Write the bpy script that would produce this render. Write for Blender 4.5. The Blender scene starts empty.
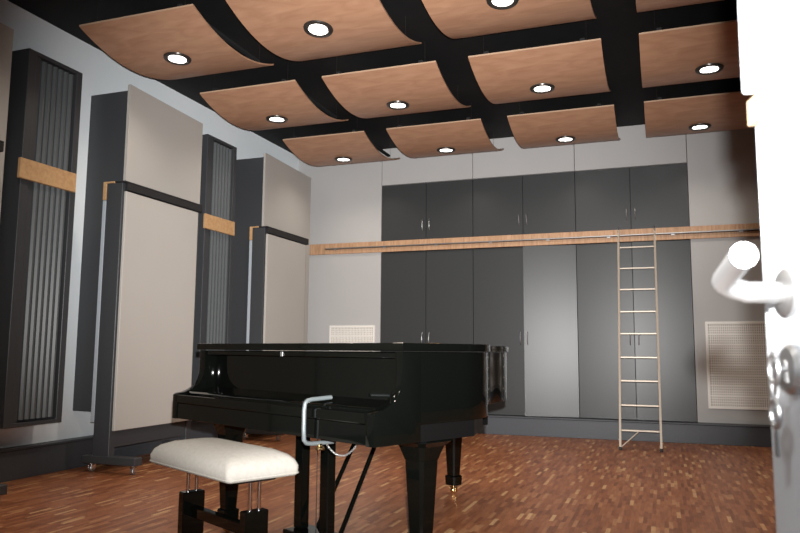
import bpy, bmesh, math, random
from mathutils import Vector, Matrix
random.seed(7)
C = bpy.context.scene.collection
sc = bpy.context.scene
PI = math.pi
R = math.radians

# ------------------------------------------------------------------ materials
def mat(name, col, rough=.5, metal=0., spec=.5, coat=0., emit=None, estr=0.):
    m = bpy.data.materials.new(name); m.use_nodes = True
    b = m.node_tree.nodes['Principled BSDF']
    b.inputs['Base Color'].default_value = (*col, 1)
    b.inputs['Roughness'].default_value = rough
    b.inputs['Metallic'].default_value = metal
    b.inputs['Specular IOR Level'].default_value = spec
    b.inputs['Coat Weight'].default_value = coat
    b.inputs['Coat Roughness'].default_value = .04
    if emit:
        b.inputs['Emission Color'].default_value = (*emit, 1)
        b.inputs['Emission Strength'].default_value = estr
    return m

def nodes(m):
    nt = m.node_tree
    return nt, nt.nodes['Principled BSDF'], nt.nodes.new, nt.links.new

def fabric(name, c1, c2, scale=240, bump=.25, rough=.95):
    m = mat(name, c1, rough, spec=.15); nt, b, N, L = nodes(m)
    tc = N('ShaderNodeTexCoord'); no = N('ShaderNodeTexNoise')
    no.inputs['Scale'].default_value = scale; no.inputs['Detail'].default_value = 3
    n2 = N('ShaderNodeTexNoise'); n2.inputs['Scale'].default_value = 2.2
    mx = N('ShaderNodeMix'); mx.data_type = 'RGBA'
    mx.inputs[6].default_value = (*c1, 1); mx.inputs[7].default_value = (*c2, 1)
    ad = N('ShaderNodeMath'); ad.operation = 'MULTIPLY_ADD'; ad.inputs[1].default_value = .7; ad.inputs[2].default_value = 0
    a2 = N('ShaderNodeMath'); a2.operation = 'MULTIPLY_ADD'; a2.inputs[1].default_value = .3
    L(tc.outputs['Object'], no.inputs['Vector']); L(tc.outputs['Object'], n2.inputs['Vector'])
    L(no.outputs['Fac'], ad.inputs[0]); L(n2.outputs['Fac'], a2.inputs[0]); L(ad.outputs[0], a2.inputs[2])
    L(a2.outputs[0], mx.inputs[0]); L(mx.outputs[2], b.inputs['Base Color'])
    bp = N('ShaderNodeBump'); bp.inputs['Strength'].default_value = bump; bp.inputs['Distance'].default_value = .001
    L(no.outputs['Fac'], bp.inputs['Height']); L(bp.outputs[0], b.inputs['Normal'])
    return m

def wood(name, c1, c2, stretch=(1, 14, 14), scale=3, rough=.5, coat=0.):
    m = mat(name, c1, rough, spec=.35, coat=coat); nt, b, N, L = nodes(m)
    tc = N('ShaderNodeTexCoord'); mp = N('ShaderNodeMapping'); mp.inputs['Scale'].default_value = stretch
    no = N('ShaderNodeTexNoise'); no.inputs['Scale'].default_value = scale; no.inputs['Detail'].default_value = 6
    no.inputs['Distortion'].default_value = .6
    cr = N('ShaderNodeValToRGB'); cr.color_ramp.elements[0].position = .32; cr.color_ramp.elements[1].position = .7
    cr.color_ramp.elements[0].color = (*c1, 1); cr.color_ramp.elements[1].color = (*c2, 1)
    L(tc.outputs['Object'], mp.inputs['Vector']); L(mp.outputs[0], no.inputs['Vector'])
    L(no.outputs['Fac'], cr.inputs[0]); L(cr.outputs[0], b.inputs['Base Color'])
    return m

def speckle(name, c1, c2, rough=.4, scale=60, spec=.4):
    m = mat(name, c1, rough, spec=spec); nt, b, N, L = nodes(m)
    tc = N('ShaderNodeTexCoord'); no = N('ShaderNodeTexNoise'); no.inputs['Scale'].default_value = scale
    no.inputs['Detail'].default_value = 4
    mx = N('ShaderNodeMix'); mx.data_type = 'RGBA'
    mx.inputs[6].default_value = (*c1, 1); mx.inputs[7].default_value = (*c2, 1)
    L(tc.outputs['Object'], no.inputs['Vector']); L(no.outputs['Fac'], mx.inputs[0]); L(mx.outputs[2], b.inputs['Base Color'])
    return m

def floor_mat():
    m = mat('strip_parquet', (.3, .12, .05), .38, spec=.4); nt, b, N, L = nodes(m)
    tc = N('ShaderNodeTexCoord'); sp = N('ShaderNodeSeparateXYZ'); L(tc.outputs['Object'], sp.inputs[0])
    W, LEN = .024, .17
    def mth(op, a, bb=None, c=None):
        n = N('ShaderNodeMath'); n.operation = op
        for i, v in enumerate((a, bb, c)):
            if v is None: continue
            if isinstance(v, (int, float)): n.inputs[i].default_value = v
            else: L(v, n.inputs[i])
        return n.outputs[0]
    u = mth('DIVIDE', sp.outputs[0], W); iu = mth('FLOOR', u)
    wn = N('ShaderNodeTexWhiteNoise'); wn.noise_dimensions = '1D'; L(iu, wn.inputs['W'])
    v = mth('ADD', mth('DIVIDE', sp.outputs[1], LEN), mth('MULTIPLY', wn.outputs[0], 7.3)); iv = mth('FLOOR', v)
    cb = N('ShaderNodeCombineXYZ'); L(iu, cb.inputs[0]); L(iv, cb.inputs[1])
    w2 = N('ShaderNodeTexWhiteNoise'); w2.noise_dimensions = '2D'; L(cb.outputs[0], w2.inputs['Vector'])
    cr = N('ShaderNodeValToRGB'); e = cr.color_ramp.elements
    e[0].position = 0; e[0].color = (.19, .062, .026, 1); e[1].position = 1; e[1].color = (.56, .33, .16, 1)
    for p, c in ((.25, (.25, .088, .036)), (.6, (.30, .110, .045)), (.86, (.34, .135, .058)), (.95, (.43, .21, .095))):
        x = e.new(p); x.color = (*c, 1)
    L(w2.outputs[0], cr.inputs[0])
    no = N('ShaderNodeTexNoise'); no.inputs['Scale'].default_value = 9; no.inputs['Detail'].default_value = 5
    mp = N('ShaderNodeMapping'); mp.inputs['Scale'].default_value = (8, 1, 1)
    L(tc.outputs['Object'], mp.inputs[0]); L(mp.outputs[0], no.inputs['Vector'])
    mx = N('ShaderNodeMix'); mx.data_type = 'RGBA'; mx.blend_type = 'MULTIPLY'; mx.inputs[0].default_value = .45
    L(cr.outputs[0], mx.inputs[6]); L(no.outputs['Color'], mx.inputs[7])
    hs = N('ShaderNodeHueSaturation'); hs.inputs['Saturation'].default_value = 1.0; hs.inputs['Value'].default_value = 1.3
    n3 = mth('MULTIPLY_ADD', no.outputs['Fac'], .9, .55)
    m2 = N('ShaderNodeMix'); m2.data_type = 'RGBA'; m2.blend_type = 'MULTIPLY'; m2.inputs[0].default_value = 1
    cc = N('ShaderNodeCombineXYZ')
    for i in range(3): L(n3, cc.inputs[i])
    L(cr.outputs[0], m2.inputs[6]); L(cc.outputs[0], m2.inputs[7])
    L(m2.outputs[2], b.inputs['Base Color'])
    return m

M = {
 'white': speckle('white_plaster', (.80, .86, .90), (.84, .90, .93), .8, 30, .2),
 'black_ceiling': speckle('black_ceiling_paint', (.006, .006, .007), (.012, .012, .012), .7, 8, .2),
 'pale': speckle('pale_grey_laminate', (.34, .38, .42), (.38, .42, .46), .6, 30),
 'clad': fabric('grey_wall_fabric', (.38, .375, .37), (.48, .475, .47), 300),
 'cream': fabric('cream_acoustic_fabric', (.365, .345, .32), (.46, .44, .41), 260),
 'anth': speckle('anthracite_laminate', (.040, .043, .047), (.047, .050, .055), .42, 90),
 'cab': speckle('cabinet_laminate', (.034, .037, .038), (.040, .043, .045), .36, 90, .4),
 'plinth': speckle('plinth_laminate', (.055, .06, .07), (.062, .068, .078), .45, 40),
 'rib': speckle('grey_ribbed_metal', (.075, .085, .09), (.09, .10, .105), .38, 20),
 'gap': mat('dark_gap', (.008, .008, .009), .8),
 'panel_wood': wood('beech_veneer', (.335, .178, .106), (.43, .245, .152), (2, 7, 7), 2.2, .42),
 'edge': mat('veneer_edge', (.45, .3, .2), .6),
 'beech': wood('oiled_beech', (.43, .245, .115), (.54, .34, .17), (1.5, 10, 10), 3, .5),
 'rail_wood': wood('rail_beech', (.36, .20, .11), (.54, .335, .20), (9, 1, 1), 5, .5),
 'alu': mat('champagne_aluminium', (.40, .345, .285), .42, .4),
 'steel': mat('satin_steel', (.40, .40, .40), .38, .9),
 'chrome': mat('chrome', (.8, .8, .8), .12, 1.),
 'brass': mat('brass', (.78, .58, .30), .22, 1.),
 'ring': mat('dark_trim_ring', (.045, .04, .036), .3, .5),
 'lens': mat('lamp_glass', (1, 1, 1), .3, emit=(1, .95, .88), estr=6),
 'piano': mat('polished_ebony', (.0015, .0018, .0015), .05, spec=.24),
 'pianoflat': mat('satin_black_wood', (.003, .003, .003), .38, spec=.15),
 'bench': fabric('bench_velour', (.20, .19, .17), (.31, .295, .265), 60, .5),
 'lock': mat('grey_lock_steel', (.10, .115, .12), .45, .3),
 'door': mat('white_door_paint', (.50, .53, .56), .5, spec=.25),
 'doorshade': mat('tan_painted_shade', (.30, .22, .13), .7),  # tan colour standing in for shade on the door rebate
 'grille': mat('grille_paint', (.80, .77, .72), .5),
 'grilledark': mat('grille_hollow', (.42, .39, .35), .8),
 'rubber': mat('rubber', (.02, .02, .02), .7),
 'groove': mat('seam_shadow_gap', (.10, .095, .09), .9),
}
M['floor'] = floor_mat()

# ------------------------------------------------------------------ mesh helpers
class MB:
    def __init__(s): s.bm = bmesh.new()
    def _xf(s, vs, mtx):
        if mtx is not None: bmesh.ops.transform(s.bm, matrix=mtx, verts=vs)
    def box(s, x0, x1, y0, y1, z0, z1, bev=0., seg=1, mtx=None):
        r = bmesh.ops.create_cube(s.bm, size=1)
        vs = r['verts']
        bmesh.ops.transform(s.bm, matrix=Matrix.Translation(((x0+x1)/2, (y0+y1)/2, (z0+z1)/2)) @ Matrix.Diagonal((abs(x1-x0), abs(y1-y0), abs(z1-z0), 1)), verts=vs)
        if bev:
            es = list({e for v in vs for e in v.link_edges})
            rr = bmesh.ops.bevel(s.bm, geom=es, offset=bev, segments=seg, profile=.5, affect='EDGES')
            vs = list({v for f in rr['faces'] for v in f.verts} | {v for v in vs if v.is_valid})
        s._xf(vs, mtx); return s
    def prism(s, pts, a0, a1, axis='z', mtx=None, bev=0.):
        # pts 2D outline; extruded along axis
        def P(p, a):
            if axis == 'z': return (p[0], p[1], a)
            if axis == 'x': return (a, p[0], p[1])
            return (p[0], a, p[1])
        lo = [s.bm.verts.new(P(p, a0)) for p in pts]; hi = [s.bm.verts.new(P(p, a1)) for p in pts]
        n = len(pts); fs = [s.bm.faces.new(lo[::-1]), s.bm.faces.new(hi)]
        for i in range(n): fs.append(s.bm.faces.new((lo[i], lo[(i+1) % n], hi[(i+1) % n], hi[i])))
        bmesh.ops.recalc_face_normals(s.bm, faces=fs)
        vs = lo+hi
        if bev:
            es = list({e for f in fs[:2] for e in f.edges})
            rr = bmesh.ops.bevel(s.bm, geom=es, offset=bev, segments=2, profile=.5, affect='EDGES')
            vs = list({v for f in rr['faces'] for v in f.verts} | {v for v in vs if v.is_valid})
        s._xf(vs, mtx); return s
    def tube(s, pts, r, n=12, cap=True):
        pts = [Vector(p) for p in pts]; rings = []; prev = None
        for i, p in enumerate(pts):
            t = ((pts[min(i+1, len(pts)-1)] - pts[i]).normalized() + (pts[i]-pts[max(i-1, 0)]).normalized())
            t = t.normalized() if t.length > 1e-6 else Vector((0, 0, 1))
            if prev is None:
                a = Vector((0, 0, 1)) if abs(t.z) < .9 else Vector((1, 0, 0))
                u = t.cross(a).normalized()
            else:
                u = (prev - t*prev.dot(t)).normalized()
            prev = u; w = t.cross(u)
            rr = r[i] if isinstance(r, (list, tuple)) else r
            rings.append([s.bm.verts.new(p + (u*math.cos(2*PI*k/n) + w*math.sin(2*PI*k/n))*rr) for k in range(n)])
        for a, b in zip(rings, rings[1:]):
            for k in range(n): s.bm.faces.new((a[k], a[(k+1) % n], b[(k+1) % n], b[k]))
        if cap: s.bm.faces.new(rings[0][::-1]); s.bm.faces.new(rings[-1])
        return s
    def lathe(s, prof, n=32, mtx=None, caps=True):
        rings = [[s.bm.verts.new((r*math.cos(2*PI*k/n), r*math.sin(2*PI*k/n), z)) for k in range(n)] for r, z in prof]
        for a, b in zip(rings, rings[1:]):
            for k in range(n): s.bm.faces.new((a[k], a[(k+1) % n], b[(k+1) % n], b[k]))
        if caps: s.bm.faces.new(rings[0][::-1]); s.bm.faces.new(rings[-1])
        s._xf([v for r in rings for v in r], mtx); return s
    def loft(s, secs):
        # secs: list of closed rings (list of 3D pts, same length)
        rings = [[s.bm.verts.new(p) for p in q] for q in secs]; n = len(secs[0])
        for a, b in zip(rings, rings[1:]):
            for k in range(n): s.bm.faces.new((a[k], a[(k+1) % n], b[(k+1) % n], b[k]))
        s.bm.faces.new(rings[0][::-1]); s.bm.faces.new(rings[-1]); return s
    def build(s, name, m, parent=None, smooth=35, label=None):
        bmesh.ops.recalc_face_normals(s.bm, faces=s.bm.faces[:])
        me = bpy.data.meshes.new(name); s.bm.to_mesh(me); s.bm.free()
        me.materials.append(M[m])
        if smooth:
            for p in me.polygons: p.use_smooth = True
            me.set_sharp_from_angle(angle=R(smooth))
        o = bpy.data.objects.new(name, me); C.objects.link(o)
        if parent: o.parent = parent
        if label: o['label'] = label
        return o

def thing(name, label, cat, loc=(0, 0, 0), rz=0, group=None):
    o = bpy.data.objects.new(name, None); C.objects.link(o)
    o.empty_display_size = .1
    o.location = loc; o.rotation_euler = (0, 0, rz); o['label'] = label; o['category'] = cat
    if group: o['group'] = group
    return o
def tag(o, label, cat, group=None):
    o['label'] = label; o['category'] = cat
    if group: o['group'] = group
    return o
def struct(o): o['kind'] = 'structure'; return o
def copy_tree(o, parent=None):
    c = o.copy(); C.objects.link(c)
    if parent: c.parent = parent
    for ch in o.children: copy_tree(ch, c)
    return c
def B(*a, **k): return MB().box(*a, **k)

# ------------------------------------------------------------------ room shell
XL, XR, YB, CZ = -4.78, 1.9, 9.5, 3.73
YC = 8.90            # face of the cabinets and cladding
struct(B(XL-.1, XR+.1, -.1, YB+.1, -.1, 0).build('floor', 'floor', smooth=0))
struct(B(XL-.1, XR+.1, -.1, YB+.1, CZ, CZ+.1).build('ceiling', 'black_ceiling', smooth=0))
struct(B(XL-.1, XL, -.1, YB+.1, 0, CZ).build('wall_left', 'white', smooth=0))
struct(B(XR, XR+.1, -.1, YB+.1, 0, CZ).build('wall_right', 'anth', smooth=0))
# wall behind the camera with the doorway the photo is taken through
w = MB(); w.box(XL, -.72, -.2, -.1, 0, CZ); w.box(.42, XR, -.2, -.1, 0, CZ); w.box(-.72, .42, -.2, -.1, 2.15, CZ)
struct(w.build('wall_front', 'anth', smooth=0))
# back wall: blocks of fabric cladding round the cabinet recess, thin shadow joints between them
w = MB()
w.box(XL, XR, YB, YB+.1, 0, CZ)
g = .003
CX = [-3.504, -2.241, -.951, .341]
def blk(x0, x1, z0, z1): w.box(x0+g, x1-g, YC, YB, z0, z1, .003)
blk(XL, CX[0], .225, CZ)
for a, b in zip(CX, CX[1:]): blk(a, b, 3.224, CZ)
blk(CX[3], 1.62, .225, CZ); blk(1.62, XR, .225, CZ)
struct(w.build('wall_back', 'clad', smooth=0))
w = MB(); w.box(XL, XR, 8.80, YB, 0, .205, .003); w.box(XL, XR, 8.79, YB, .207, .224, .004)
xs = [-3.504, -2.241, -.951, .341, 1.6]
for x in xs: w.box(x-.002, x+.002, 8.797, 8.81, 0, .205)
struct(w.build('baseboard_back', 'plinth', smooth=0))
w = MB(); w.box(XL, -4.68, -.1, 8.8, 0, .222, .003); w.box(XL, -4.667, -.1, 8.79, .224, .24, .004)
struct(w.build('baseboard_left', 'plinth', smooth=0))

# ------------------------------------------------------------------ cabinets
handle_mesh = {}
def cab_handle(parent, x, zc, L_=.15):
    m = MB(); pts = []
    for i in range(9):
        t = i/8; pts.append((x, -.004-.028*math.sin(PI*t)**.6, zc-L_/2+L_*t))
    m.tube(pts, .0055, 8)
    return m.build('handle', 'steel', parent, label='slim bowed steel handle')
def cabinet(name, label, x0, x1, z0, z1, hz, group, ajar=(0, 0)):
    t = thing(name, label, 'cabinet', (x0, YC, z0), 0, group)
    w_ = x1-x0; h = z1-z0
    B(0.004, w_-.004, .022, .5, 0.001, h-.003).build('body', 'gap', t, smooth=0)
    for k in (0, 1):
        a = k*w_/2+.003; b = (k+1)*w_/2-.003
        # door modelled from its hinge edge
        hinge = a if k == 0 else b
        d = B(a-hinge, b-hinge, 0, .019, .004, h-.006, .0012).build('door', 'cab', t, smooth=0)
        d.location = (hinge, 0, 0)
        xx = (b-.045-hinge) if k == 0 else (a+.045-hinge)
        cab_handle(d, xx, hz-z0)
        d.rotation_euler = (0, 0, R(ajar[k]) * (-1 if k == 0 else 1))
        if ajar[k] > 4: d['label'] = 'door standing slightly ajar with a bright sheen'
    return t
UZ, UT = 2.31, 3.218
for i, (n1, n2) in enumerate((('left, next to the pale fabric wall', 'left, rising behind the piano lid'),
                              ('middle', 'one door shining brightly left of the ladder'),
                              ('right, above the ladder', 'right, behind the ladder'))):
    x0, x1 = CX[i], CX[i+1]
    cabinet('wall_cabinet', 'anthracite upper two-door cabinet above the wooden rail, '+n1, x0, x1, UZ, UT, 2.655, 'upper cabinets above the wooden rail')
    cabinet('tall_cabinet', 'anthracite tall two-door cabinet, '+n2, x0, x1, .226, 2.308, 1.165, 'tall cabinets below the wooden rail', ajar=((0, 0), (0, 6.5), (.6, 2.6))[i])

# wooden rail with its steel track
t = thing('ladder_rail', 'long beech rail with steel track running across back wall and cabinets', 'rail', (-4.565, 8.868, 2.31))
B(0, 6.44, 0, .028, 0, .147, .003).build('rail_board', 'rail_wood', t, smooth=0)
B(.25, 6.30, -.006, -.001, .060, .066).build('lower_groove', 'gap', t, smooth=0)
B(.25, 6.30, -.030, -.002, .068, .080, .002).build('track', 'steel', t, smooth=0, label='slim steel ladder track')
for k in range(9):
    x = .4+k*.72
    B(x-.02, x+.02, -.014, 0, .050, .066, .001).build('track_bracket', 'steel', t, smooth=0)

# ladder
t = thing('ladder', 'narrow aluminium ladder leaning on the wooden rail before dark cabinets', 'ladder', (-.245, 7.94, 0))
k_ = .80/2.4
ztop = 2.40
for s, wd in ((-1, .2), (1, .2)):
    m = MB()
    sec = lambda z: [(s*wd-.011, k_*z-.024, z), (s*wd+.011, k_*z-.024, z), (s*wd+.011, k_*z+.024, z), (s*wd-.011, k_*z+.024, z)]
    m.loft([sec(.03), sec(ztop)])
    m.build('stile', 'alu', t, smooth=0)
    m = MB(); m.box(s*wd-.016, s*wd+.016, k_*.02-.03, k_*.02+.032, 0, .034, .004); m.build('foot', 'rubber', t, smooth=0)
for z in [.195, .448, .70, .949, 1.207, 1.453, 1.708, 1.957, 2.211]:
    m = MB(); y = k_*z
    m.box(-.190, .190, y-.016, y+.016, z-.009, z+.009, .003); m.build('rung', 'alu', t, smooth=0)
m = MB(); m.tube([(-.19, -.004, .03), (-.02, k_*.195-.03, .185)], .007, 8); m.build('brace', 'alu', t)
for s in (-1, 1):
    m = MB(); m.tube([(s*.2, k_*ztop-.01, ztop-.03), (s*.2, k_*ztop+.0, ztop+.03), (s*.2, k_*ztop+.05, ztop+.05), (s*.2, .888, 2.47)], .009, 8)
    m.build('hook', 'steel', t)

# ventilation grilles
def grille(label, x0, x1, z0, z1):
    t = thing('ventilation_grille', label, 'grille', (x0, YC, z0), 0, 'white ventilation grilles in the back wall')
    W_, H_ = x1-x0, z1-z0; f = .028
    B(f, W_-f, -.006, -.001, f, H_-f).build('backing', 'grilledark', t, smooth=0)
    m = MB()
    for a in ((0, W_, 0, f), (0, W_, H_-f, H_), (0, f, f, H_-f), (W_-f, W_, f, H_-f)): m.box(a[0], a[1], -.018, -.001, a[2], a[3], .002)
    m.build('frame', 'grille', t, smooth=0)
    m = MB(); n = int((W_-2*f)/.021)
    for i in range(1, n):
        x = f+(W_-2*f)*i/n; m.box(x-.0055, x+.0055, -.012, -.007, f, H_-f)
    nr = 8
    for i in range(1, nr*4):
        z = f+(H_-2*f)*i/(nr*4); hh = .009 if i % 4 == 0 else .004
        m.box(f, W_-f, -.013, -.0075, z-hh, z+hh)
    m.build('mesh_slats', 'grille', t, smooth=0)
grille('white slatted vent grille at right of the ladder, partly behind the open door', .462, 1.42, .385, 1.355)
grille('white slatted vent grille low on pale wall, mostly hidden by the piano lid', -4.24, -3.58, .385, 1.335)

# ------------------------------------------------------------------ left wall: fixed absorber boxes
def absorber(label, y0, y1, xn, xf):
    t = thing('absorber_box', label, 'acoustic panel', (XL, y0, .47), 0, 'tall absorber boxes on the left wall')
    L_ = y1-y0; dn, df = xn-XL, xf-XL
    MB().prism([(.001, 0), (dn-.03, 0), (df-.03, L_), (.001, L_)], 0, 2.80).build('side_body', 'anth', t, smooth=0, label='dark grey side')
    MB().prism([(dn-.028, -.02), (dn, -.022), (df, L_+.0), (df-.028, L_)], 0.0, 2.845, bev=.003).build('front_panel', 'cream', t, smooth=0, label='cream fabric front')
absorber('tall absorber box with cream front at far left edge of picture', 2.63, 3.76, -4.33, -4.385)
absorber('tall absorber box, dark side and cream front, behind the rolling panel beside the piano', 4.95, 6.08, -4.325, -4.385)
absorber('tall absorber box, dark side and cream front, in far left corner', 7.27, 8.55, -4.33, -4.395)

# ribbed resonators
def resonator(label, y0, y1):
    z0, z1 = .42, 3.295
    xf = -4.50
    t = thing('ribbed_diffuser', label, 'acoustic diffuser', (XL, y0, z0), 0, 'ribbed diffusers on the left wall')
    d = xf-XL; L_ = y1-y0; H_ = z1-z0
    m = MB()
    m.box(.001, d-.05, .01, L_-.01, .001, H_-.001)
    m.box(.001, d, 0, .075, 0, H_, .003); m.box(.001, d, L_-.06, L_, 0, H_, .003)
    m.box(.001, d, .07, L_-.055, H_-.03, H_, .002); m.box(.001, d, .07, L_-.055, 0, .03, .002)
    m.build('case', 'anth', t, smooth=0)
    n = 6; a, b = .14, L_-.075; p = (b-a)/n
    for i in range(n):
        y = a+i*p
        MB().prism([(d-.049, y+.004), (d-.018, y+.004), (d-.004, y+p*.35), (d-.004, y+p*.62), (d-.03, y+p-.002), (d-.049, y+p-.002)], .05, H_-.05).build('rib', 'rib', t, smooth=0)
    B(d-.049, d-.02, .078, .135, .03, H_-.03).build('side_slat', 'anth', t, smooth=0)
    return t
rs = [resonator('dark ribbed diffuser with beech band, nearest on the left wall', 4.01, 4.555),
      resonator('dark ribbed diffuser with beech band, between the two rolling panels', 6.34, 6.90)]
for t, y0, y1 in ((rs[0], -.035, .515), (rs[1], -.03, .525)):
    B(.281, .310, y0, y1, 1.848, 2.003, .003).build('wooden_band', 'beech', t, smooth=0, label='beech board across the ribs')

# rolling panels
def castor(parent, x, y):
    m = MB(); m.lathe([(.012, .055), (.012, .085)], 12); m.box(-.02, -.016, -.015, .03, .02, .06, .001); m.box(.016, .02, -.015, .03, .02, .06, .001); m.box(-.02, .02, -.02, .02, .055, .062, .001)
    f = m.build('castor', 'chrome', parent, label='chrome twin castor'); f.location = (x, y, 0)
    m = MB(); m.lathe([(.026, -.013), (.030, -.009), (.030, .009), (.026, .013)], 20, Matrix.Translation((0, .008, .030)) @ Matrix.Rotation(PI/2, 4, 'Y'))
    m.build('castor_wheel', 'steel', f)
def rolling(label, y0, y1, far_only=False):
    t = thing('rolling_panel', label, 'rolling panel', (-4.30, y0, 0), 0, 'rolling acoustic panels along the left wall')
    L_ = y1-y0
    # x: post -.10..+.065
    B(-.105, .058, 0, .07, .085, 2.398, .003).build('post', 'anth', t, smooth=0, label='dark grey end post')
    B(-.02, .058, L_-.075, L_, .085, 2.398, .003).build('post', 'anth', t, smooth=0)
    B(.059, .085, .022, L_-.055, .335, 2.325, .004).build('fabric_panel', 'cream', t, smooth=0, label='cream fabric face')
    B(-.005, .050, .072, L_-.077, .20, .333).build('bottom_rail', 'anth', t, smooth=0)
    m = MB(); m.box(-.02, .09, -.005, L_, 2.3985, 2.412, .002); m.box(.06, .09, .03, L_-.0, 2.338, 2.398, .002); m.box(-.02, .0, .072, L_-.08, 2.33, 2.398, .002)
    m.build('top_channel', 'gap', t, smooth=0)
    B(-.142, -.108, .0, .02, .40, 2.255, .002).build('edge_board', 'pale', t, smooth=0, label='pale grey edge board')
    m = MB(); m.box(-.142, -.107, -.004, .02, 2.258, 2.40, .002); m.box(-.142, -.03, -.004, .05, 2.4005, 2.414, .001)
    m.build('wooden_grip', 'beech', t, smooth=0, label='small beech block')
    B(.0, .0585, .0705, L_-.0755, .335, 2.32).build("core_board", "anth", t, smooth=0)
    for yy in (.035, L_-.04):
        f = B(-.205, .33, yy-.045, yy+.045, .072, .135, .006, 2).build('foot', 'anth', t, smooth=0)
        for xx in (-.135, .285):
            castor(t, xx, yy-.005)
    return t
rolling('tall cream rolling panel out of frame except its far end, at left edge', 2.50, 3.60)
rolling('tall cream rolling panel on chrome castors left of the piano', 4.80, 5.885)
rolling('tall cream rolling panel in far left corner behind the piano', 7.13, 8.16)

# ------------------------------------------------------------------ ceiling panels
PW, PL, TH = 1.10, 1.22, .014
def arc_z(t):      # underside height relative to the ends, t 0..1
    return -.125*(1-(2*t-1)**2)
panel0 = thing('ceiling_panel', 'x', 'ceiling panel', (0, 0, 3.50))
m = MB(); n = 28
lo = []; 
rings = []
for i in range(n+1):
    t_ = i/n; y = PL*t_; z = arc_z(t_)
    rings.append([(0, y, z), (PW, y, z), (PW, y, z+TH), (0, y, z+TH)])
m.loft(rings); m.build('curved_board', 'panel_wood', panel0, smooth=40)
def strip(y):
    q = B(.001, PW-.001, y, y+.002, 0.0005, TH-.0005); return q
for y in (-.0022, PL+.0002): strip(y).build('edge_band', 'edge', panel0, smooth=0)
for x in (.12, PW-.12):
    for tt in (.05, .95):
        mm = MB(); y = PL*tt; mm.tube([(x, y, arc_z(tt)+TH), (x, y, .229)], .0015, 6); mm.build('hanging_wire', 'ring', panel0)
for x in (.15, PW-.15):
    mm = B(x-.02, x+.02, .03, PL-.03, .03, .05); mm.build('batten', 'gap', panel0, smooth=0)

light0 = thing('downlight', 'x', 'ceiling light', (0, 0, 3.38))
m = MB(); m.lathe([(.080, .0), (.080, -.012), (.088, -.016), (.108, -.010), (.112, .0)], 40, caps=False); 
m.build('trim_ring', 'ring', light0)
m = MB(); m.lathe([(.0795, .012), (.0795, -.006), (.074, -.008), (.070, .012)], 40, caps=False); m.build('inner_ring', 'chrome', light0)
m = MB(); m.lathe([(.069, .010), (.069, .004), (.060, .000), (.03, -.003), (.004, -.004)], 32); m.build('lamp_glass', 'lens', light0, label='glowing lamp glass')
m = MB(); m.lathe([(.068, .014), (.068, .10), (.05, .12)], 20); m.build('housing', 'gap', light0)

col_n = ['leftmost column', 'second column from left', 'third column from left', 'rightmost column']
row_n = ['nearest row', 'middle row', 'far row by back wall']
XS = [-4.205, -2.875, -1.485, -.095]; YS = [4.19, 5.76, 7.42]
first = True
LIGHTS = []
for j in range(3):
    for i in range(4):
        p = panel0 if first else copy_tree(panel0)
        p.location = (XS[i], YS[j], 3.50)
        p.scale = (.96 if i == 0 else 1, .96 if j == 0 else 1, 1)
        p['label'] = 'curved beech ceiling panel, %s, %s' % (col_n[i], row_n[j]); p['group'] = 'curved wooden ceiling panels'
        if not (j == 0 and i == 3):
            l = light0 if first else copy_tree(light0)
            tt = .47 if j else (.42 if i == 0 else .34)
            l.location = (XS[i]+PW/2-.01, YS[j]+PL*tt, 3.50+arc_z(tt)-.0065)
            l.rotation_euler = (math.atan(-.125*4*(1-2*tt)/PL), 0, 0)
            l['label'] = 'round lit ceiling downlight, %s, %s' % (col_n[i], row_n[j]); l['group'] = 'downlights in the ceiling panels'
        LIGHTS.append((XS[i]+PW/2-.01, YS[j]+PL*.5, 3.35))
        first = False
for yy in (3.05, 1.4):
    for i in range(4): LIGHTS.append((XS[i]+PW/2, yy, 3.35))  # added rows out of view, fill lamps without fixtures

# ------------------------------------------------------------------ grand piano
PA = R(-25.478)
PX, PY = -1.052, 2.619
piano = thing('grand_piano', 'black polished grand piano with closed lid in the middle of the room', 'piano', (PX, PY, 0), PA)
W = 1.62
def catmull(pts, n=6):
    out = []; N_ = len(pts)
    for i in range(N_-1):
        p0 = Vector(pts[max(i-1, 0)]); p1 = Vector(pts[i]); p2 = Vector(pts[i+1]); p3 = Vector(pts[min(i+2, N_-1)])
        for k in range(n):
            t = k/n
            out.append(tuple(.5*((2*p1)+(-p0+p2)*t+(2*p0-5*p1+4*p2-p3)*t*t+(-p0+3*p1-3*p2+p3)*t**3)))
    out.append(tuple(pts[-1])); return out
bent = [(0, .48), (-.002, .60), (-.045, .74), (-.15, .885), (-.30, 1.05), (-.43, 1.20), (-.53, 1.36), (-.59, 1.49), (-.635, 1.62), (-.71, 1.77), (-.84, 1.95), (-1.0, 2.12), (-1.2, 2.26), (-1.4, 2.31), (-1.55, 2.22), (-W, 2.02)]
curve = catmull(bent)
def outline(y0, off=0.):
    base = [(0, y0)]+curve+[(-W, y0)]
    if not off: return base
    c = Vector((-.85, 1.0)); res = []
    n_ = len(base)
    for i, p in enumerate(base):
        a = Vector(base[i-1]) if i else Vector((0, y0)); b = Vector(base[(i+1) % n_]) if i < n_-1 else Vector((-W, y0))
        d = (b-a); 
        if i == 0: d = Vector((0, 1))
        if i == n_-1: d = Vector((0, -1))
        nn = Vector((d.y, -d.x)).normalized()
        res.append((p[0]+nn.x*off, p[1]+nn.y*off))
    return res
MB().prism(outline(.26), .70, .996, bev=.0012).build('rim', 'piano', piano, smooth=30)
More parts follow.
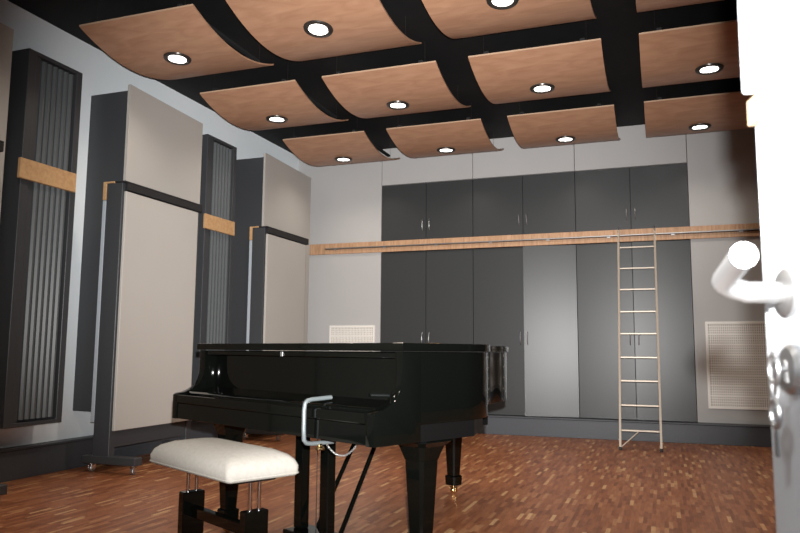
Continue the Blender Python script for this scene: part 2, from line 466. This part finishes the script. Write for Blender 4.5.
# arms: cheek profile at both sides
prof = [(.0, .63), (.0, .755), (.012, .765), (.045, .770), (.083, .784), (.115, .804), (.138, .832), (.152, .868), (.158, .91), (.156, .996), (.259, .996), (.259, .63)]
for x0, x1 in ((-.05, 0), (-W, -W+.05)):
    MB().prism(prof, x0, x1, axis='x', bev=.0015).build('arm', 'piano', piano, smooth=40)
# keybed and underframe
m = MB(); m.box(-W+.051, -.051, .012, .258, .635, .70); m.box(-W+.0, -.0, .259, .60, .630, .6995)
m.box(-W+.12, -.2, .60, .95, .64, .699, .003)
m.prism([(-.0, .601), (-.035, .66), (-.10, .78), (-.22, .93), (-.3, 1.0), (-.3, .601)], .632, .698)
m.box(-1.5, -1.38, .95, 2.0, .64, .699, .003); m.box(-1.4, -.75, 1.55, 1.65, .64, .699, .003)
m.build('keybed', 'pianoflat', piano, smooth=0)
B(-W+.052, -.052, .004, .0115, .632, .712, .002, 2).build('keyslip', 'piano', piano, smooth=0)
B(-W+.052, -.052, -.004, .05, .714, .758, .005, 2).build('keyslip_cap', 'piano', piano, smooth=0)
# closed fallboard: gently sloping, rounded front edge
MB().prism([(.052, .702), (.052, .765), (.062, .774), (.09, .777), (.225, .792), (.225, .702)], -W+.053, -.053, axis='x', bev=.002).build('fallboard', 'piano', piano, smooth=40)
B(-W+.052, -.052, .228, .258, .702, .970, .003).build('nameboard', 'piano', piano, smooth=0)
B(-W+.052, -.052, .165, .226, .970, .995, .004, 2).build('lid_rail', 'piano', piano, smooth=0)
# lid: front flap and main lid
MB().prism([(.012, .140), (.012, .548), (-W-.012, .548), (-W-.012, .140)], .999, 1.033, bev=.003).build('lid_flap', 'piano', piano, smooth=40)
MB().prism([(.012, .550)]+[p for p in outline(.50, .012) if p[1] > .551]+[(-W-.012, .550)], .999, 1.033, bev=.003).build('lid', 'piano', piano, smooth=40)
for x in (-.25, -.81, -1.37):
    m = MB(); m.tube([(x-.1, .549, 1.0345), (x+.1, .549, 1.0345)], .003, 8); m.build('lid_hinge', 'brass', piano)
m = B(-.86, -.84, .1605, .1635, .970, .993, .001); m.build('lid_catch', 'steel', piano, smooth=0)

# legs
def sq(cx, cy, a, z, ch=.25):
    c = a*ch; h = a
    return [(cx-h+c, cy-h, z), (cx+h-c, cy-h, z), (cx+h, cy-h+c, z), (cx+h, cy+h-c, z), (cx+h-c, cy+h, z), (cx-h+c, cy+h, z), (cx-h, cy+h-c, z), (cx-h, cy-h+c, z)]
def leg(cx, cy, wide, ztop=.631):
    o = MB()
    o.loft([sq(cx, cy, a, z) for a, z in ((.034, .105), (.056, .500), (.057, .53))]).build('leg', 'piano', piano, smooth=0)
    lg = [x for x in piano.children if x.name.startswith('leg')][-1]
    k = MB(); k.loft([sq(cx, cy, a, z) for a, z in ((.059, .531), (.066, .552), (.080, .590), (wide, .612), (wide, ztop))]); k.build('leg_bracket', 'piano', lg, smooth=0)
    k = MB(); k.loft([sq(cx, cy, a, z) for a, z in ((.043, .060), (.046, .066), (.048, .118), (.044, .124))]); k.build('leg_cuff', 'piano', lg, smooth=0)
    k = MB(); k.lathe([(.013, .035), (.013, .0595)], 16, Matrix.Translation((cx, cy, 0)))
    k.box(cx-.026, cx-.018, cy-.012, cy+.014, .012, .045, .002); k.box(cx+.018, cx+.026, cy-.012, cy+.014, .012, .045, .002); k.box(cx-.026, cx+.026, cy-.014, cy+.014, .036, .046, .002)
    k.lathe([(.019, -.015), (.022, -.011), (.022, .011), (.019, .015)], 20, Matrix.Translation((cx, cy, .022)) @ Matrix.Rotation(PI/2, 4, 'Y'))
    k.build('leg_castor', 'brass', lg, label='brass castor')
leg(-.155, .425, .105); leg(-1.525, .31, .088); leg(-1.40, 2.06, .07, .638)

# pedal lyre
ly = MB().box(-1.03, -.66, .31, .47, .585, .631, .006).build('pedal_lyre', 'piano', piano, smooth=0)
for x in (-.95, -.745):
    B(x-.032, x+.032, .355, .405, .111, .584, .004).build('lyre_post', 'piano', ly, smooth=0)
B(-1.0, -.69, .30, .46, .045, .110, .008, 2).build('pedal_box', 'piano', ly, smooth=0)
for x in (-.91, -.85, -.79):
    m = MB(); m.box(x-.013, x+.013, .20, .299, .06, .072, .004, 2); m.build('pedal', 'brass', ly, smooth=0)
for x in (-.83, -.88):
    m = MB(); m.tube([(x, .42, .111), (x, .42, .585)], .0022, 8); m.build('pedal_rod', 'ring', ly)
for xa, xb in ((-.93, -.92), (-.745, -.765)):
    m = MB(); m.tube([(xa, .455, .08), (xb, .78, .632)], .012, 10); m.build('lyre_brace', 'piano', ly)

# ------------------------------------------------------------------ fallboard lock
lk = thing('fallboard_lock', 'grey steel c-shaped lock bar clamped over the piano front, with chain', 'lock', (PX, PY, 0), PA)
bx = -.405
pts = [(bx, .115, .797), (bx, .01, .792), (bx, -.014, .788), (bx, -.026, .777), (bx, -.030, .75), (bx, -.030, .67), (bx, -.028, .625), (bx, -.016, .612), (bx, .01, .607), (bx, .13, .606)]
MB().tube(pts, .0095, 12).build('lock_bar', 'lock', lk)
m = MB(); m.box(bx-.008, bx+.012, .045, .065, .590, .604, .003); m.box(bx-.010, bx+.014, .04, .075, .576, .592, .004, 2)
m.build('padlock', 'brass', lk, smooth=0, label='small brass padlock')
m = MB(); N_ = 26
P0 = Vector((bx+.02, .08, .60)); P1 = Vector((-.20, .10, .628))
for i in range(N_):
    t_ = (i+.5)/N_; c = P0.lerp(P1, t_)-Vector((0, 0, .052*4*t_*(1-t_)))
    t2 = t_+.01; d = (P0.lerp(P1, t2)-Vector((0, 0, .052*4*t2*(1-t2)))-c).normalized()
    side = Vector((0, 1, 0)) if i % 2 else d.cross(Vector((0, 1, 0))).normalized()
    ring = [c+d*.0062*math.cos(a*PI/5)+side*.0036*math.sin(a*PI/5) for a in range(11)]
    m.tube(ring, .0013, 6)
m.build('chain', 'steel', lk)

# ------------------------------------------------------------------ bench
bn = thing('piano_bench', 'height-adjustable piano bench with cream velour cushion in front of keyboard', 'bench', (-1.83, 2.765, 0), R(-27.3))
# cushion
m = MB(); HX, HY = .36, .168
def rr(hx, hy, z, r, n=5):
    out = []
    for cx, cy, a0 in ((hx-r, hy-r, 0), (-hx+r, hy-r, 90), (-hx+r, -hy+r, 180), (hx-r, -hy+r, 270)):
        for k in range(n+1):
            a = R(a0+90*k/n); out.append((cx+r*math.cos(a), cy+r*math.sin(a), z))
    return out
m.loft([rr(HX-.008, HY-.008, .485, .02), rr(HX, HY, .493, .024), rr(HX+.002, HY+.002, .525, .028), rr(HX-.008, HY-.008, .550, .034), rr(HX-.028, HY-.024, .568, .045), rr(HX-.07, HY-.055, .584, .055), rr(HX-.13, HY-.09, .593, .06), rr(HX-.2, HY-.12, .597, .03)])
m.build('cushion', 'bench', bn, smooth=60)
m = MB(); m.tube(rr(HX+.0005, HY+.0005, .496, .024)+[rr(HX+.0005, HY+.0005, .496, .024)[0]], .0035, 6, cap=False); m.build('piping', 'bench', bn)
B(-.30, .30, -.09, .09, .468, .484, .003).build('seat_frame', 'pianoflat', bn, smooth=0)
for s in (-1, 1):
    x = -.255 if s < 0 else .283
    for yy in (-.021, .021):
        m = MB(); m.tube([(x, yy, .33), (x, yy, .467)], .0085, 14); m.build('post', 'chrome', bn, label='chrome lifting post')
    B(x-.024, x+.024, -.054, .054, .06, .355, .004).build('column', 'piano', bn, smooth=0)
    B(x-.028, x+.028, -.19, .19, .0, .059, .01, 2).build('foot', 'piano', bn, smooth=0)
B(-.23, .258, -.018, .018, .245, .293, .004).build('stretcher', 'piano', bn, smooth=0)

# ------------------------------------------------------------------ open door beside the camera
E0 = Vector((.1170, .930)); phi = math.atan2(-.0155, .065)      # direction towards the free edge
door = thing('door_1', 'white heavy door standing open close to the camera at right', 'door', (E0.x, E0.y, .0), 0)
door['kind'] = 'structure'
door.rotation_euler = (0, 0, -phi*0 + math.atan2(.065, -.0155)-PI/2)
# local: +y towards the free edge, face at x=0, thickness to +x
B(0, .052, -.90, 0, .012, 2.08, .002).build('door_leaf', 'door', door, smooth=0)
B(.012, .034, .0005, .046, .012, 2.095, .003, 2).build('rebate_lip', 'door', door, smooth=0)
B(-.016, -.0005, -.16, .008, 1.311, 2.06, .004, 2).build('lock_cover', 'door', door, smooth=0, label='raised white cover on the upper door')
B(-.0022, .0115, .001, .030, 1.279, 1.3105, .001).build('cover_shade_band', 'doorshade', door, smooth=0)  # painted shadow of the raised cover on the lip
hy, hz = -.062, 1.0655
rot = Matrix.Rotation(-PI/2, 4, 'Y')
m = MB(); m.lathe([(.026, 0), (.026, .006), (.022, .009), (.013, .010)], 36, Matrix.Translation((-.0006, hy, hz)) @ rot); ros = m.build('handle_rosette', 'steel', door)
pts = [(-.010, hy, hz), (-.045, hy, hz)]
for i in range(7):
    a = R(90*i/6); pts.append((-.050-.026*math.sin(a), hy-.026+.026*math.cos(a), hz+.002+.010*(i/6)))
pts += [(-.082, hy-.07, hz+.018), (-.088, hy-.105, hz+.021), (-.094, hy-.138, hz+.023)]
MB().tube(pts, .0115, 20).build('lever_handle', 'steel', door, label='satin steel lever handle')
kz = .984
m = MB(); m.lathe([(.026, 0), (.026, .006), (.022, .010), (.009, .011)], 36, Matrix.Translation((-.0006, hy-.004, kz)) @ rot)
m.box(-.014, -.006, hy-.009, hy+.001, kz-.016, kz+.010, .002)
m.build('key_rosette', 'steel', door)
B(.0085, .0115, .0008, .0045, .012, 1.278).build('lip_shade_line', 'doorshade', door, smooth=0)  # thin tan line, painted shade where the lip is recessed
# keys
ky = thing('door_key', 'steel key sticking in the white door lock with a second key hanging', 'key', tuple(door.matrix_basis @ Vector((-.016, hy-.016, kz))), door.rotation_euler.z)
def keybow(m, cx, cz, yy, r=.012):
    ring = [(cx, yy+r*math.cos(a*PI/8)*.8, cz+r*math.sin(a*PI/8)) for a in range(17)]
    m.tube(ring, .0028, 8)
m = MB(); m.tube([(.001, 0, 0), (-.010, 0, 0)], .003, 8); keybow(m, -.011, .0, .0, .015); m.build('inserted_key', 'steel', ky)
m = MB(); m.tube([(-.011+.003*math.cos(a*PI/8), .0, -.022+.008*math.sin(a*PI/8)) for a in range(17)], .0010, 6); m.build('key_ring', 'steel', ky)
m = MB(); keybow(m, -.012, -.046, .0, .014); m.box(-.0135, -.0105, -.003, .003, -.090, -.063, .0008); m.build('hanging_key', 'steel', ky)

# ------------------------------------------------------------------ camera
yaw, pitch, roll = R(19.97), R(6.69), R(.415)
f = Vector((-math.sin(yaw)*math.cos(pitch), math.cos(yaw)*math.cos(pitch), math.sin(pitch)))
r = Vector((math.cos(yaw), math.sin(yaw), 0)); u = r.cross(f)
r2 = r*math.cos(roll)+u*math.sin(roll); u2 = -r*math.sin(roll)+u*math.cos(roll)
cam = bpy.data.cameras.new('camera'); co = bpy.data.objects.new('camera', cam); C.objects.link(co)
co.matrix_world = Matrix(((r2.x, u2.x, -f.x, 0), (r2.y, u2.y, -f.y, 0), (r2.z, u2.z, -f.z, 1.0), (0, 0, 0, 1)))
cam.sensor_width = 22.2; cam.lens = 22.2*720/800; cam.clip_start = .02
cam.dof.use_dof = True; cam.dof.focus_distance = 5.0; cam.dof.aperture_fstop = 4.5
sc.camera = co

# ------------------------------------------------------------------ lights
fl = bpy.data.lights.new('camera_flash', 'SPOT'); fl.energy = 3100; fl.color = (1, .985, .97)
fl.shadow_soft_size = .014; fl.spot_size = R(66); fl.spot_blend = 1.0
fo = bpy.data.objects.new('camera_flash', fl); C.objects.link(fo)
fp = Vector((0, 0, 1.0))+r2*.02+u2*.10-f*.01
tgt = (f+u2*.04+r2*.0).normalized()
fo.location = fp; fo.rotation_euler = tgt.to_track_quat('-Z', 'Y').to_euler()
for i, p in enumerate(LIGHTS):
    l = bpy.data.lights.new('downlight_and_fill', 'SPOT'); l.energy = 36; l.color = (1, .88, .75)
    l.spot_size = R(150); l.spot_blend = .8; l.shadow_soft_size = .06
    o = bpy.data.objects.new('downlight_and_fill', l); C.objects.link(o); o.location = p
    o.rotation_euler = (0, 0, 0)
hl = bpy.data.lights.new('door_fill_light', 'POINT'); hl.energy = 150; hl.color = (.95, .98, 1); hl.shadow_soft_size = .18  # added fill light behind the camera, brightens the open door
ho = bpy.data.objects.new('door_fill_light', hl); C.objects.link(ho); ho.location = (-.45, -1.0, 2.2)
wd = bpy.data.worlds.new('World'); sc.world = wd; wd.use_nodes = True
wd.node_tree.nodes['Background'].inputs[0].default_value = (.7, .8, 1, 1)
wd.node_tree.nodes['Background'].inputs[1].default_value = .3
sc.view_settings.view_transform = 'Standard'; sc.view_settings.look = 'None'
sc.view_settings.gamma = 1; sc.view_settings.exposure = 0; sc.view_settings.use_curve_mapping = False
sc.cycles.use_denoising = True
